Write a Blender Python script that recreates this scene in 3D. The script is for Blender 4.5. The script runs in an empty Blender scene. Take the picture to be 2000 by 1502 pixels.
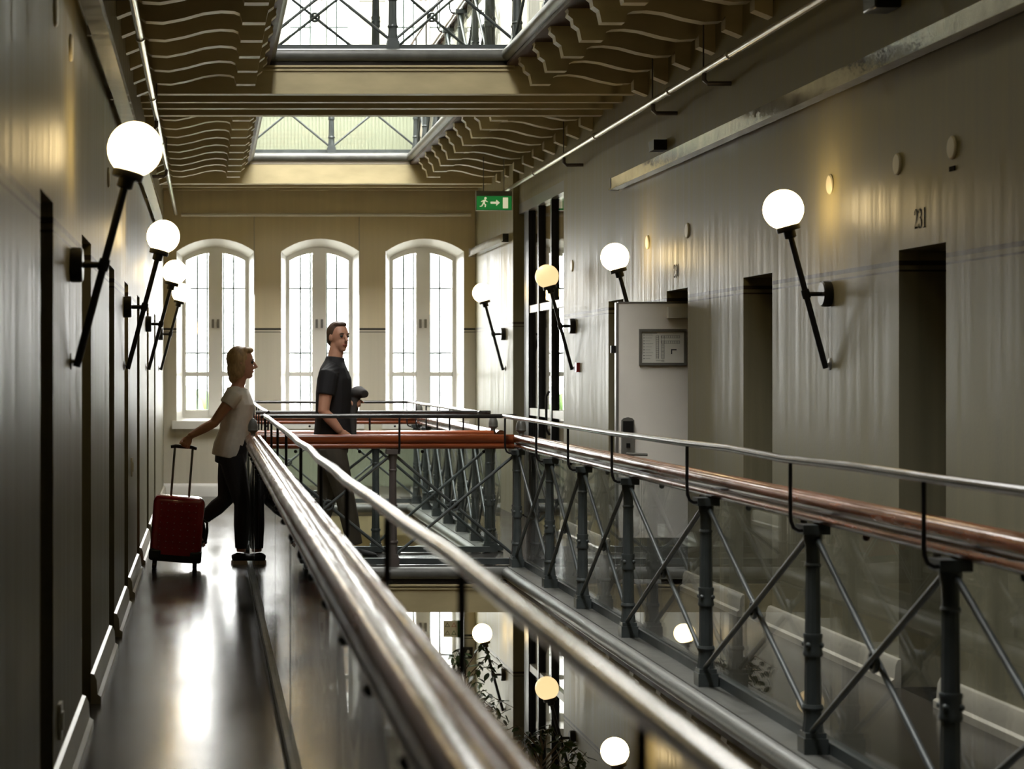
import bpy, math, random
from mathutils import Vector, Matrix
random.seed(7)
sc = bpy.context.scene
COL = sc.collection
PI = math.pi

# ------------------------------------------------------------------ camera
H = 1.42                      # eye height; corridor runs along +y, x to the right
cam = bpy.data.cameras.new('camera'); cam.sensor_width = 36; cam.lens = 72
cam.shift_x = (1000 - 405) / 2000; cam.shift_y = -(751 - 727) / 2000
cam.clip_start = .05; cam.clip_end = 200
cam.dof.use_dof = True; cam.dof.focus_distance = 13.5; cam.dof.aperture_fstop = 4.5
co = bpy.data.objects.new('camera', cam); COL.objects.link(co)
co.location = (0, 0, H); co.rotation_euler = (PI / 2, 0, 0); sc.camera = co

# ------------------------------------------------------------------ world, daylight portals, exposure
w = bpy.data.worlds.new('overcast_sky'); sc.world = w; w.use_nodes = True
bg = w.node_tree.nodes['Background']; bg.inputs[0].default_value = (1, .985, .95, 1); bg.inputs[1].default_value = 27.0
def portal(name, loc, rot, sx, sy):
    l = bpy.data.lights.new(name, 'AREA'); l.shape = 'RECTANGLE'; l.size = sx; l.size_y = sy; l.cycles.is_portal = True
    o = bpy.data.objects.new(name, l); COL.objects.link(o); o.location = loc; o.rotation_euler = rot; o['kind'] = 'helper'
YF = 23.4                     # end wall
UP, DN = 3.78, -3.5           # floor levels above and below
WX = [.094, 1.29, 2.485, 4.02]
for z0 in (0, UP, DN):
    for x in WX: portal('window_daylight', (x, YF + .42, z0 + 1.9), (-PI / 2, 0, 0), .9, 2.1)
SKYS = [(-.3, 2.9, 16.6, 22.4), (.1, 1.05, 4.0, 13.4)]   # unseen skylight shaped for light: wide at the end, narrow towards the open door
ZR = 7.3
for q in SKYS: portal('skylight_daylight', ((q[0] + q[1]) / 2, (q[2] + q[3]) / 2, ZR + .2), (0, 0, 0), q[1] - q[0], q[3] - q[2])
sc.view_settings.view_transform = 'Standard'; sc.view_settings.look = 'None'; sc.view_settings.gamma = 1
sc.view_settings.use_curve_mapping = False; sc.view_settings.exposure = -.15
cy = sc.cycles
cy.max_bounces = 7; cy.diffuse_bounces = 4; cy.glossy_bounces = 4; cy.transmission_bounces = 2; cy.transparent_max_bounces = 20
cy.use_adaptive_sampling = True; cy.adaptive_threshold = .03
cy.caustics_reflective = False; cy.caustics_refractive = False; cy.sample_clamp_indirect = 6; cy.use_denoising = True

# ------------------------------------------------------------------ materials
M = {}
def mat(name, col, rough=.5, metal=0, var=0., scale=(4, 4, 4), bump=0., bscale=40, bmap=(1, 1, 1), emit=None, spec=.5, coat=0):
    m = bpy.data.materials.new(name); m.use_nodes = True; nt = m.node_tree; p = nt.nodes['Principled BSDF']
    c = (*col, 1); p.inputs['Base Color'].default_value = c; p.inputs['Roughness'].default_value = rough
    p.inputs['Metallic'].default_value = metal; p.inputs['Specular IOR Level'].default_value = spec
    p.inputs['Coat Weight'].default_value = coat
    if emit: p.inputs['Emission Color'].default_value = (*emit[0], 1); p.inputs['Emission Strength'].default_value = emit[1]
    if var or bump:
        g = nt.nodes.new('ShaderNodeNewGeometry'); mp = nt.nodes.new('ShaderNodeMapping'); mp.inputs['Scale'].default_value = scale
        nt.links.new(g.outputs['Position'], mp.inputs[0])
        n = nt.nodes.new('ShaderNodeTexNoise'); n.inputs['Scale'].default_value = 1; n.inputs['Detail'].default_value = 5
        nt.links.new(mp.outputs[0], n.inputs[0])
        if var:
            r = nt.nodes.new('ShaderNodeMapRange'); r.inputs[1].default_value = .3; r.inputs[2].default_value = .7
            r.inputs[3].default_value = 1 - var; r.inputs[4].default_value = 1 + var; nt.links.new(n.outputs[0], r.inputs[0])
            mx = nt.nodes.new('ShaderNodeVectorMath'); mx.operation = 'SCALE'; mx.inputs[0].default_value = col
            nt.links.new(r.outputs[0], mx.inputs['Scale']); nt.links.new(mx.outputs[0], p.inputs['Base Color'])
            r2 = nt.nodes.new('ShaderNodeMapRange'); r2.inputs[1].default_value = .3; r2.inputs[2].default_value = .7
            r2.inputs[3].default_value = rough * (1 - var * .8); r2.inputs[4].default_value = min(1, rough * (1 + var * .8))
            nt.links.new(n.outputs[0], r2.inputs[0]); nt.links.new(r2.outputs[0], p.inputs['Roughness'])
        if bump:
            n2 = nt.nodes.new('ShaderNodeTexNoise'); n2.inputs['Scale'].default_value = bscale; n2.inputs['Detail'].default_value = 4
            mp2 = nt.nodes.new('ShaderNodeMapping'); mp2.inputs['Scale'].default_value = bmap; nt.links.new(g.outputs['Position'], mp2.inputs[0]); nt.links.new(mp2.outputs[0], n2.inputs[0])
            b = nt.nodes.new('ShaderNodeBump'); b.inputs['Strength'].default_value = bump; b.inputs['Distance'].default_value = .004
            nt.links.new(n2.outputs[0], b.inputs['Height']); nt.links.new(b.outputs[0], p.inputs['Normal'])
    M[name] = m; return m

def wall_mat(name, upper, lower, line, rough=.42, streak=(.84, 1.12)):
    m = mat(name, upper, rough, spec=.2); nt = m.node_tree; p = nt.nodes['Principled BSDF']; L = nt.links.new; N = nt.nodes.new
    g = N('ShaderNodeNewGeometry'); sp = N('ShaderNodeSeparateXYZ'); L(g.outputs['Position'], sp.inputs[0])
    def cmp(a, op, b):
        n = N('ShaderNodeMath'); n.operation = op
        for i, v in enumerate((a, b)):
            if isinstance(v, (int, float)): n.inputs[i].default_value = v
            else: L(v, n.inputs[i])
        return n.outputs[0]
    z = sp.outputs[2]
    # height above the floor of the storey the point is on
    lv = cmp(z, 'SUBTRACT', cmp(cmp(cmp(z, 'GREATER_THAN', 3.6), 'MULTIPLY', UP), 'ADD', cmp(cmp(z, 'LESS_THAN', -.2), 'MULTIPLY', DN)))
    def band(a, b): return cmp(cmp(lv, 'GREATER_THAN', a), 'MULTIPLY', cmp(lv, 'LESS_THAN', b))
    low = cmp(lv, 'LESS_THAN', 1.9)
    st = cmp(band(1.902, 1.924), 'ADD', band(1.874, 1.883))
    mx = N('ShaderNodeMix'); mx.data_type = 'RGBA'; mx.inputs[6].default_value = (*upper, 1); mx.inputs[7].default_value = (*lower, 1); L(low, mx.inputs[0])
    mp = N('ShaderNodeMapping'); mp.inputs['Scale'].default_value = (16, 16, .55); L(g.outputs['Position'], mp.inputs[0])
    n = N('ShaderNodeTexNoise'); n.inputs['Scale'].default_value = 1; n.inputs['Detail'].default_value = 5; L(mp.outputs[0], n.inputs[0])
    r = N('ShaderNodeMapRange'); r.inputs[1].default_value = .3; r.inputs[2].default_value = .7; r.inputs[3].default_value = streak[0]; r.inputs[4].default_value = streak[1]; L(n.outputs[0], r.inputs[0])
    sc_ = N('ShaderNodeVectorMath'); sc_.operation = 'SCALE'; L(mx.outputs[2], sc_.inputs[0]); L(r.outputs[0], sc_.inputs['Scale'])
    m2 = N('ShaderNodeMix'); m2.data_type = 'RGBA'; L(st, m2.inputs[0]); L(sc_.outputs[0], m2.inputs[6]); m2.inputs[7].default_value = (*line, 1)
    L(m2.outputs[2], p.inputs['Base Color'])
    rr = N('ShaderNodeMapRange'); rr.inputs[1].default_value = .3; rr.inputs[2].default_value = .7; rr.inputs[3].default_value = rough * .8; rr.inputs[4].default_value = rough * 1.3
    L(n.outputs[0], rr.inputs[0]); L(rr.outputs[0], p.inputs['Roughness'])
    n2 = N('ShaderNodeTexNoise'); n2.inputs['Scale'].default_value = 60; L(g.outputs['Position'], n2.inputs[0])
    b = N('ShaderNodeBump'); b.inputs['Strength'].default_value = .12; b.inputs['Distance'].default_value = .004; L(n2.outputs[0], b.inputs['Height']); L(b.outputs[0], p.inputs['Normal'])
    return m
wall_mat('wall_paint_dimmed', (.255, .223, .12), (.22, .203, .135), (.045, .032, .022))  # tone lowered to stand in for the dimness of the near hall
wall_mat('end_wall_paint_raised', (.68, .60, .42), (.60, .565, .46), (.03, .028, .025), .5, (.95, 1.04))  # tone raised in place of light missing on the end wall
mat('trim_paint', (.46, .43, .36), .3, var=.08)
mat('white_paint', (.80, .79, .74), .35, var=.03)
mat('door_white', (.86, .82, .75), .4, var=.03)
mat('door_grey', (.16, .16, .14), .4, var=.1)
mat('cream_beam', (.44, .375, .215), .5, var=.12, scale=(3, 3, 9))
mat('soffit_brown', (.06, .03, .022), .6, var=.2)
mat('nosing_grey', (.115, .118, .108), .38, var=.2, scale=(9, 9, 9), bump=.3)
mat('iron', (.075, .088, .09), .38, metal=.2, var=.15, scale=(12, 12, 12))
mat('iron_brown', (.10, .085, .08), .4, metal=.2, var=.15)
mat('black_metal', (.012, .012, .013), .35, metal=.3)
mat('steel', (.32, .32, .31), .2, metal=1, var=.3, scale=(5, 5, 5), bump=.1, bscale=30)
mat('dark_steel', (.07, .07, .068), .22, metal=.7, var=.3, scale=(5, 5, 5), bump=.08, bscale=30)
mat('wood', (.13, .04, .014), .2, var=.5, scale=(30, 3, 30), bump=.3, bscale=40, bmap=(1, .12, 1))
mat('wood_cross', (.24, .055, .015), .2, var=.3, scale=(3, 30, 30), bump=.15, bmap=(.12, 1, 1))
mat('lino', (.022, .018, .016), .19, var=.3, scale=(3, 1, 1), bump=.05, bscale=150, spec=.4)
mat('stone_floor', (.2, .18, .15), .3, var=.1)
mat('tray_metal', (.22, .21, .18), .12, metal=.9, var=.4, scale=(3, 7, 3), bump=.5, bscale=9)
mat('pipe_paint', (.52, .50, .43), .25, metal=.4)
mat('cream_plate', (.62, .57, .44), .4)
mat('radiator', (.36, .39, .29), .45)
mat('globe_opal', (.9, .85, .75), .3, emit=((1, .74, .36), 15.0))
mat('globe_dim', (.9, .8, .6), .3, emit=((1, .72, .36), 1.15))
mat('number_paint', (.012, .009, .007), .9, spec=.05)
mat('far_floor_bounce', (.42, .38, .32), .35, var=.08)  # end gallery floor paled to bounce window light onto wall and joists
mat('exit_green', (.01, .25, .06), .4, emit=((.03, .36, .07), .35))
mat('exit_cream', (.9, .9, .7), .4, emit=((.95, .9, .6), .6))
mat('paper', (.80, .79, .72), .6)
mat('ink', (.04, .05, .05), .6)
mat('frame_grey', (.20, .195, .18), .35, metal=.4)
mat('red_plastic', (.28, .012, .012), .25)
mat('suitcase_red', (.30, .005, .008), .22, coat=.5)
mat('stud_pink', (.42, .2, .19), .3)
mat('black_plastic', (.008, .008, .009), .35)
mat('black_cloth', (.008, .008, .010), .8)
mat('grey_cloth', (.045, .042, .04), .85)
mat('brown_cloth', (.06, .048, .035), .8)
mat('white_cloth', (.72, .69, .62), .8, var=.06, scale=(25, 25, 25))
mat('skin', (.50, .26, .17), .5)
mat('lip', (.33, .10, .08), .5)
mat('hair_blonde', (.40, .27, .13), .45, var=.35, scale=(60, 60, 15))
mat('hair_brown', (.07, .04, .025), .6, var=.2, scale=(60, 60, 60))
mat('rubber_white', (.62, .58, .5), .6)
mat('leaf_green', (.035, .06, .015), .35, var=.3)
mat('bark', (.12, .09, .06), .8)
mat('pot_grey', (.14, .14, .13), .5)
mat('garden_green', (.09, .17, .04), .7, var=.4, scale=(3, 3, 3))
mat('recycle_green', (.03, .16, .05), .5); mat('recycle_red', (.6, .25, .2), .5)
mat('facade_pale', (.5, .5, .46), .8)

def glass(name, tint):
    m = bpy.data.materials.new(name); m.use_nodes = True; nt = m.node_tree; nt.nodes.clear(); N = nt.nodes.new; L = nt.links.new
    o = N('ShaderNodeOutputMaterial'); mx = N('ShaderNodeMixShader'); t = N('ShaderNodeBsdfTransparent'); t.inputs[0].default_value = (*tint, 1)
    gl = N('ShaderNodeBsdfGlossy'); gl.inputs['Roughness'].default_value = .0
    ge = N('ShaderNodeNewGeometry'); mr = N('ShaderNodeMapRange'); mr.inputs[3].default_value = 1.5; mr.inputs[4].default_value = 1 / 1.5
    L(ge.outputs['Backfacing'], mr.inputs[0]); f = N('ShaderNodeFresnel'); L(mr.outputs[0], f.inputs['IOR'])
    L(f.outputs[0], mx.inputs[0]); L(t.outputs[0], mx.inputs[1]); L(gl.outputs[0], mx.inputs[2]); L(mx.outputs[0], o.inputs[0]); M[name] = m
glass('rail_glass', (.97, .985, .978)); glass('window_glass', (.97, .98, .98))

# ------------------------------------------------------------------ mesh helpers
def origin(o):
    v = Vector((0, 0, 0))
    while o: v += o.location; o = o.parent
    return v
class B:
    def __init__(s): s.v = []; s.f = []
    def add(s, vs, fs):
        k = len(s.v); s.v += [tuple(p) for p in vs]; s.f += [tuple(i + k for i in f) for f in fs]; return s
    def box(s, x0, x1, y0, y1, z0, z1):
        return s.add([(x0, y0, z0), (x1, y0, z0), (x1, y1, z0), (x0, y1, z0), (x0, y0, z1), (x1, y0, z1), (x1, y1, z1), (x0, y1, z1)],
                     [(3, 2, 1, 0), (4, 5, 6, 7), (0, 1, 5, 4), (1, 2, 6, 5), (2, 3, 7, 6), (3, 0, 4, 7)])
    def prism(s, poly, fn, a, b):
        """poly: 2D points, fn(u, v, t) -> 3D"""
        n = len(poly); vs = [fn(u, v, a) for u, v in poly] + [fn(u, v, b) for u, v in poly]
        return s.add(vs, [tuple(range(n))[::-1], tuple(range(n, 2 * n))] + [(i, (i + 1) % n, n + (i + 1) % n, n + i) for i in range(n)])
    def loft(s, pts, radii, n=10, ref=None, cap=True):
        pts = [Vector(p) for p in pts]; vs = []
        up = Vector(ref) if ref else None
        a = None
        for i, p in enumerate(pts):
            d = (pts[min(i + 1, len(pts) - 1)] - pts[max(i - 1, 0)]).normalized()
            if up is not None: a = up - d * up.dot(d)
            else:
                if a is None: a = Vector((0, 0, 1)) if abs(d.z) < .8 else Vector((1, 0, 0))
                a = a - d * a.dot(d)
            a.normalize(); b = d.cross(a)
            r = radii[i] if isinstance(radii, (list, tuple)) else radii
            ra, rb = r if isinstance(r, tuple) else (r, r)
            for k in range(n):
                t = 2 * PI * k / n; vs.append(p + a * ra * math.cos(t) + b * rb * math.sin(t))
        fs = []
        for i in range(len(pts) - 1):
            for k in range(n):
                k2 = (k + 1) % n; fs.append((i * n + k, i * n + k2, (i + 1) * n + k2, (i + 1) * n + k))
        if cap: fs += [tuple(range(n))[::-1], tuple(range((len(pts) - 1) * n, len(pts) * n))]
        return s.add(vs, fs)
    def lathe(s, prof, c=(0, 0, 0), axis=(0, 0, 1), n=16, flute=0):
        ax = Vector(axis).normalized(); a = ax.orthogonal().normalized(); b = ax.cross(a); c = Vector(c); vs = []; fs = []
        for r, h in prof:
            for k in range(n):
                t = 2 * PI * k / n; rr = r * (1 - flute * (k % 2)); vs.append(c + ax * h + (a * math.cos(t) + b * math.sin(t)) * rr)
        m = len(prof)
        for i in range(m - 1):
            for k in range(n):
                k2 = (k + 1) % n; fs.append((i * n + k, i * n + k2, (i + 1) * n + k2, (i + 1) * n + k))
        fs += [tuple(range(n))[::-1], tuple(range((m - 1) * n, m * n))]
        return s.add(vs, fs)
    def ball(s, c, r, n=12, m=8, rot=None):
        r = (r, r, r) if isinstance(r, (int, float)) else r; c = Vector(c); vs = [Vector((0, 0, -r[2]))]; fs = []
        for i in range(1, m):
            ph = PI * i / m
            for k in range(n): vs.append(Vector((r[0] * math.sin(ph) * math.cos(2 * PI * k / n), r[1] * math.sin(ph) * math.sin(2 * PI * k / n), -r[2] * math.cos(ph))))
        vs.append(Vector((0, 0, r[2])))
        for k in range(n):
            k2 = (k + 1) % n; fs.append((0, 1 + k2, 1 + k)); fs.append((len(vs) - 1, 1 + (m - 2) * n + k, 1 + (m - 2) * n + k2))
            for i in range(m - 2): fs.append((1 + i * n + k, 1 + i * n + k2, 1 + (i + 1) * n + k2, 1 + (i + 1) * n + k))
        return s.add([(rot @ v if rot else v) + c for v in vs], fs)
    def mesh(s, name, material, smooth=40, off=(0, 0, 0)):
        me = bpy.data.meshes.new(name); o = Vector(off); me.from_pydata([tuple(Vector(v) - o) for v in s.v], [], s.f); me.update()
        me.materials.append(M[material])
        if smooth:
            me.polygons.foreach_set('use_smooth', [True] * len(me.polygons)); me.set_sharp_from_angle(angle=math.radians(smooth))
        return me
    def build(s, name, material, parent=None, smooth=40, loc=None):
        """verts in world space; the object keeps its parent's origin"""
        off = origin(parent) if parent else Vector(loc or (0, 0, 0))
        o = bpy.data.objects.new(name, s.mesh(name, material, smooth, off)); COL.objects.link(o)
        if parent: o.parent = parent
        elif loc: o.location = loc
        return o
def box(*a): return B().box(*a)
def place(name, me, parent, loc, rz=0):
    o = bpy.data.objects.new(name, me); COL.objects.link(o); o.parent = parent
    o.location = Vector(loc) - origin(parent); o.rotation_euler.z = rz; return o
def thing(name, label, cat, loc=(0, 0, 0), group=None):
    o = bpy.data.objects.new(name, None); COL.objects.link(o); o.location = loc; o['label'] = label; o['category'] = cat; o.empty_display_size = .1
    if group: o['group'] = group
    return o
def tag(o, label, cat, group=None):
    o['label'] = label; o['category'] = cat
    if group: o['group'] = group
    return o
def struct(name, label=None, loc=(0, 0, 0)):
    o = bpy.data.objects.new(name, None); COL.objects.link(o); o.location = loc; o['kind'] = 'structure'
    if label: o['label'] = label
    return o
def smesh(name, b, material, label=None, smooth=40):
    o = b.build(name, material, None, smooth); o['kind'] = 'structure'
    if label: o['label'] = label
    return o

# ------------------------------------------------------------------ room shell
XL, XR, XS = -.5, 3.12, 3.06
REC_L = [(6.12, 6.64), (8.16, 8.80), (10.42, 11.0), (12.35, 12.92), (14.55, 15.1), (16.9, 17.45), (19.2, 19.75)]
REC_R = [(8.65, 9.24), (11.31, 11.92), (13.30, 13.91), (15.36, 15.93)]
RTOP, RD = 1.97, .26
YB = -3.0
def side_wall(name, x, sgn, rec, y1, label, openings=()):
    """piers between the door recesses, lintel above; sgn = direction into the wall"""
    b = B(); x2 = x + sgn * (RD + .12); xs = sorted((x, x2))
    y = YB
    for a, c in rec: b.box(*xs, y, a, 0, RTOP); y = c
    b.box(*xs, y, y1, 0, RTOP); b.box(*xs, YB, y1, RTOP, ZR); b.box(*xs, YB, y1, DN, 0)
    return smesh(name, b, 'wall_paint_dimmed', label)
wl = side_wall('wall_left', XL, -1, REC_L, YF, 'dim olive painted cell wall with deep door recesses beside the narrow walkway')
wr = side_wall('wall_right', XR, 1, REC_R, 17.93, 'olive beige painted cell wall with door recesses and brown painted lines')
# wall beyond the glazed screen, and the head over the screen
b = B()
b.box(XS, XS + .36, 20.5, YF, DN, ZR)
b.box(XR, XR + .36, 17.93, 20.5, 3.1, ZR); b.box(XR, XR + .36, 17.93, 20.5, 3.1 + DN, 0)
smesh('wall_right_end', b, 'wall_paint_dimmed', 'pale wall beside the end windows, beyond the glazed screen')
# room behind the screen
b = B(); b.box(6.2, 6.4, 16.4, YF, DN, ZR); b.box(XR + .38, 6.4, 16.2, 16.4, DN, ZR)
smesh('wall_side_room', b, 'end_wall_paint_raised', 'tan wall of the room behind the glazed screen')
b = B()
for z in (0, DN, UP): b.box(XR + .0, 6.4, 16.4, YF, z - .3, z)
smesh('floor_side_room', b, 'stone_floor', 'floor of the room behind the glazed screen')
smesh('wall_back', box(-.9, 3.6, YB - .2, YB, DN, ZR), 'wall_paint_dimmed', 'wall behind the viewer')
smesh('floor_ground', box(-.9, 6.4, YB, YF, DN - .1, DN), 'stone_floor', 'ground floor below the galleries')
b = B(); b.box(-.9, 6.4, YB, SKYS[1][2], ZR, ZR + .2); b.box(-.9, 6.4, SKYS[0][3], YF + .5, ZR, ZR + .2); b.box(-.9, 6.4, SKYS[1][3], SKYS[0][2], ZR, ZR + .2)
for X0, X1, Y0, Y1 in SKYS: b.box(-.9, X0, Y0, Y1, ZR, ZR + .2); b.box(X1, 6.4, Y0, Y1, ZR, ZR + .2)
smesh('ceiling', b, 'white_paint', 'plain roof around the skylight')
sk = struct('window_13', 'unseen roof skylight above the open hall, openings shaped for the light')
for X0, X1, Y0, Y1 in SKYS:
    for k in range(int(Y1 - Y0) + 1): box(X0, X1, Y0 + k, Y0 + k + .05, ZR + .05, ZR + .12).build('glazing_bar', 'white_paint', sk)

# end wall with arched window openings
WW, SILL, SPR, CRN = .445, .865, 2.80, 2.945
def arch(x, hw, spr, crn, n=12):
    r = (hw * hw + (crn - spr) ** 2) / (2 * (crn - spr)); c = crn - r
    a0 = math.asin(hw / r)
    return [(x + r * math.sin(a0 - 2 * a0 * i / n), c + r * math.cos(a0 - 2 * a0 * i / n)) for i in range(n + 1)]
b = B(); T0, T1 = YF, YF + .4
edges = [-.9] + [v for x in WX for v in (x - WW, x + WW)] + [6.4]
for i in range(0, len(edges), 2): b.box(edges[i], edges[i + 1], T0, T1, DN, ZR)
for x in WX:
    zs = [DN] + [v for z0 in (DN, 0, UP) for v in (z0 + SILL, z0 + CRN)] + [ZR]
    for i in range(0, len(zs), 2): b.box(x - WW, x + WW, T0, T1, zs[i], zs[i + 1])
    for z0 in (DN, 0, UP):
        p = arch(x, WW, z0 + SPR, z0 + CRN); k = len(p) // 2
        for half, corner in ((p[:k + 1], (x + WW, z0 + CRN)), (p[k:], (x - WW, z0 + CRN))):
            b.prism([corner] + half, lambda u, v, t: (u, t, v), T0, T1)
smesh('wall_far', b, 'end_wall_paint_raised', 'tan end wall with three tall arched windows and a dark painted line', smooth=0)

def window(i, x, z0, label):
    wn = struct('window_%d' % i, label, (x, YF, z0 + SILL))
    yg = YF + .26
    def ring(hw0, hw1, z_lo0, z_lo1, crn0, crn1, spr0, spr1, ya, yb, name, m='white_paint'):
        """arched frame between an outer and an inner outline"""
        o = arch(x, hw0, z0 + spr0, z0 + crn0); n = arch(x, hw1, z0 + spr1, z0 + crn1)
        outer = [(x + hw0, z0 + z_lo0)] + o + [(x - hw0, z0 + z_lo0)]; inner = [(x + hw1, z0 + z_lo1)] + n + [(x - hw1, z0 + z_lo1)]
        bb = B(); k = len(outer)
        vs = [(u, ya, v) for u, v in outer] + [(u, ya, v) for u, v in inner] + [(u, yb, v) for u, v in outer] + [(u, yb, v) for u, v in inner]
        fs = []
        for j in range(k):
            j2 = (j + 1) % k
            fs += [(j, j2, k + j2, k + j), (2 * k + j2, 2 * k + j, 3 * k + j, 3 * k + j2), (k + j, k + j2, 3 * k + j2, 3 * k + j), (j2, j, 2 * k + j, 2 * k + j2)]
        bb.add(vs, fs); return bb.build(name, m, wn, 30)
    A_ = [(x + WW, z0 + SILL)] + arch(x, WW, z0 + SPR, z0 + CRN) + [(x - WW, z0 + SILL)]; hw = WW - .07
    B_ = [(x + hw, z0 + SILL + .03)] + arch(x, hw, z0 + SPR - .06, z0 + CRN - .085) + [(x - hw, z0 + SILL + .03)]; k = len(A_)
    B().add([(u, YF - .004, v) for u, v in A_] + [(u, yg - .02, v) for u, v in B_], [(j, (j + 1) % k, k + (j + 1) % k, k + j) for j in range(k)]).build('splayed_reveal', 'white_paint', wn, 30)
    fr = ring(WW - .03, WW - .10, SILL, SILL + .07, CRN - .06, CRN - .145, SPR - .03, SPR - .095, yg - .03, yg + .05, 'frame')
    box(x - .075, x + .075, yg - .045, yg + .04, z0 + SILL + .06, z0 + CRN - .1).build('mullion', 'white_paint', wn)
    for s in (-1, 1):
        sx = sorted((x + s * .06, x + s * (WW - .085)))
        sash = struct('sash'); sash.parent = wn; sash.location = (0, 0, 0); del sash['kind']
        sb = B(); sb.box(sx[0], sx[0] + .022, yg - .02, yg + .03, z0 + SILL + .06, z0 + CRN - .14); sb.box(sx[1] - .022, sx[1], yg - .02, yg + .03, z0 + SILL + .06, z0 + CRN - .17)
        sb.build('stile', 'white_paint', sash)
        for zz in (1.37, .93): box(sx[0], sx[1], yg - .02, yg + .03, z0 + zz, z0 + zz + .055).build('rail', 'white_paint', sash)
        for za, zb in ((SILL + .06, 1.37), (1.42, CRN - .15)): box(sx[0] + .02, sx[1] - .02, yg + .004, yg + .010, z0 + za, z0 + zb).build('pane', 'window_glass', sash)
        hb = B(); hb.box(x + s * .03 - .014, x + s * .03 + .014, yg - .062, yg - .045, z0 + 1.93, z0 + 2.03); hb.box(x + s * .03 - .012, x + s * .03 + .012, yg - .085, yg - .06, z0 + 1.94, z0 + 1.965)
        hb.build('handle', 'frame_grey', sash)
    for k in range(4):
        u = x + (-.21, -.095, .095, .21)[k]
        box(u - .011, u + .011, YF + .36, YF + .38, z0 + SILL, z0 + CRN - .03).build('iron_bar', 'iron', wn)
    for zz in (1.63, 2.38): box(x - WW, x + WW, YF + .358, YF + .382, z0 + zz, z0 + zz + .022).build('iron_crossbar', 'iron', wn)
    box(x - WW - .05, x + WW + .05, YF - .10, YF + .0, z0 + SILL - .09, z0 + SILL).build('sill', 'white_paint', wn)
k = 0
for z0, lev in ((0, 'of the end wall'), (UP, 'of the storey above'), (DN, 'of the storey below')):
    for x, nm in zip(WX, ('leftmost arched white window ', 'middle arched white window ', 'rightmost arched white window ', 'arched white window behind the glazed screen ')):
        k += 1; window(k, x, z0, nm + lev)

# ------------------------------------------------------------------ galleries: floors with nosings and carved brackets
NL, NR = .50, 2.14            # nosing edges over the open hall
YB1, YB2, YE = 14.90, 16.30, 22.0
def bracket_mesh(xtip, xwall):
    s = 1 if xwall > xtip else -1; L = abs(xwall - xtip)
    pr = [(0, -.10), (.02, -.14), (.015, -.165), (.045, -.19), (.05, -.225), (.085, -.25), (.10, -.32), (.235, -.32), (.25, -.268), (.28, -.255), (.36, -.25), (.46, -.262), (.58, -.295), (.70, -.318), (.80, -.312), (L - .1, -.285), (L - .1, -.36), (L, -.40), (L, -.10)]
    bb = B(); bb.prism(pr, lambda u, v, t: (xtip + s * u, t, v), -.05, .05)
    return bb.mesh('bracket', 'cream_beam', 25)
BM_R = bracket_mesh(NR + .06, XR); BM_L = bracket_mesh(NL - .06, XL)
def nosing_poly(r=.045, n=8):
    return [(0, 0), ] + [(-r * math.sin(PI * i / n), -r + r * math.cos(PI * i / n)) for i in range(n + 1)] + [(0, -2 * r)]
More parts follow.
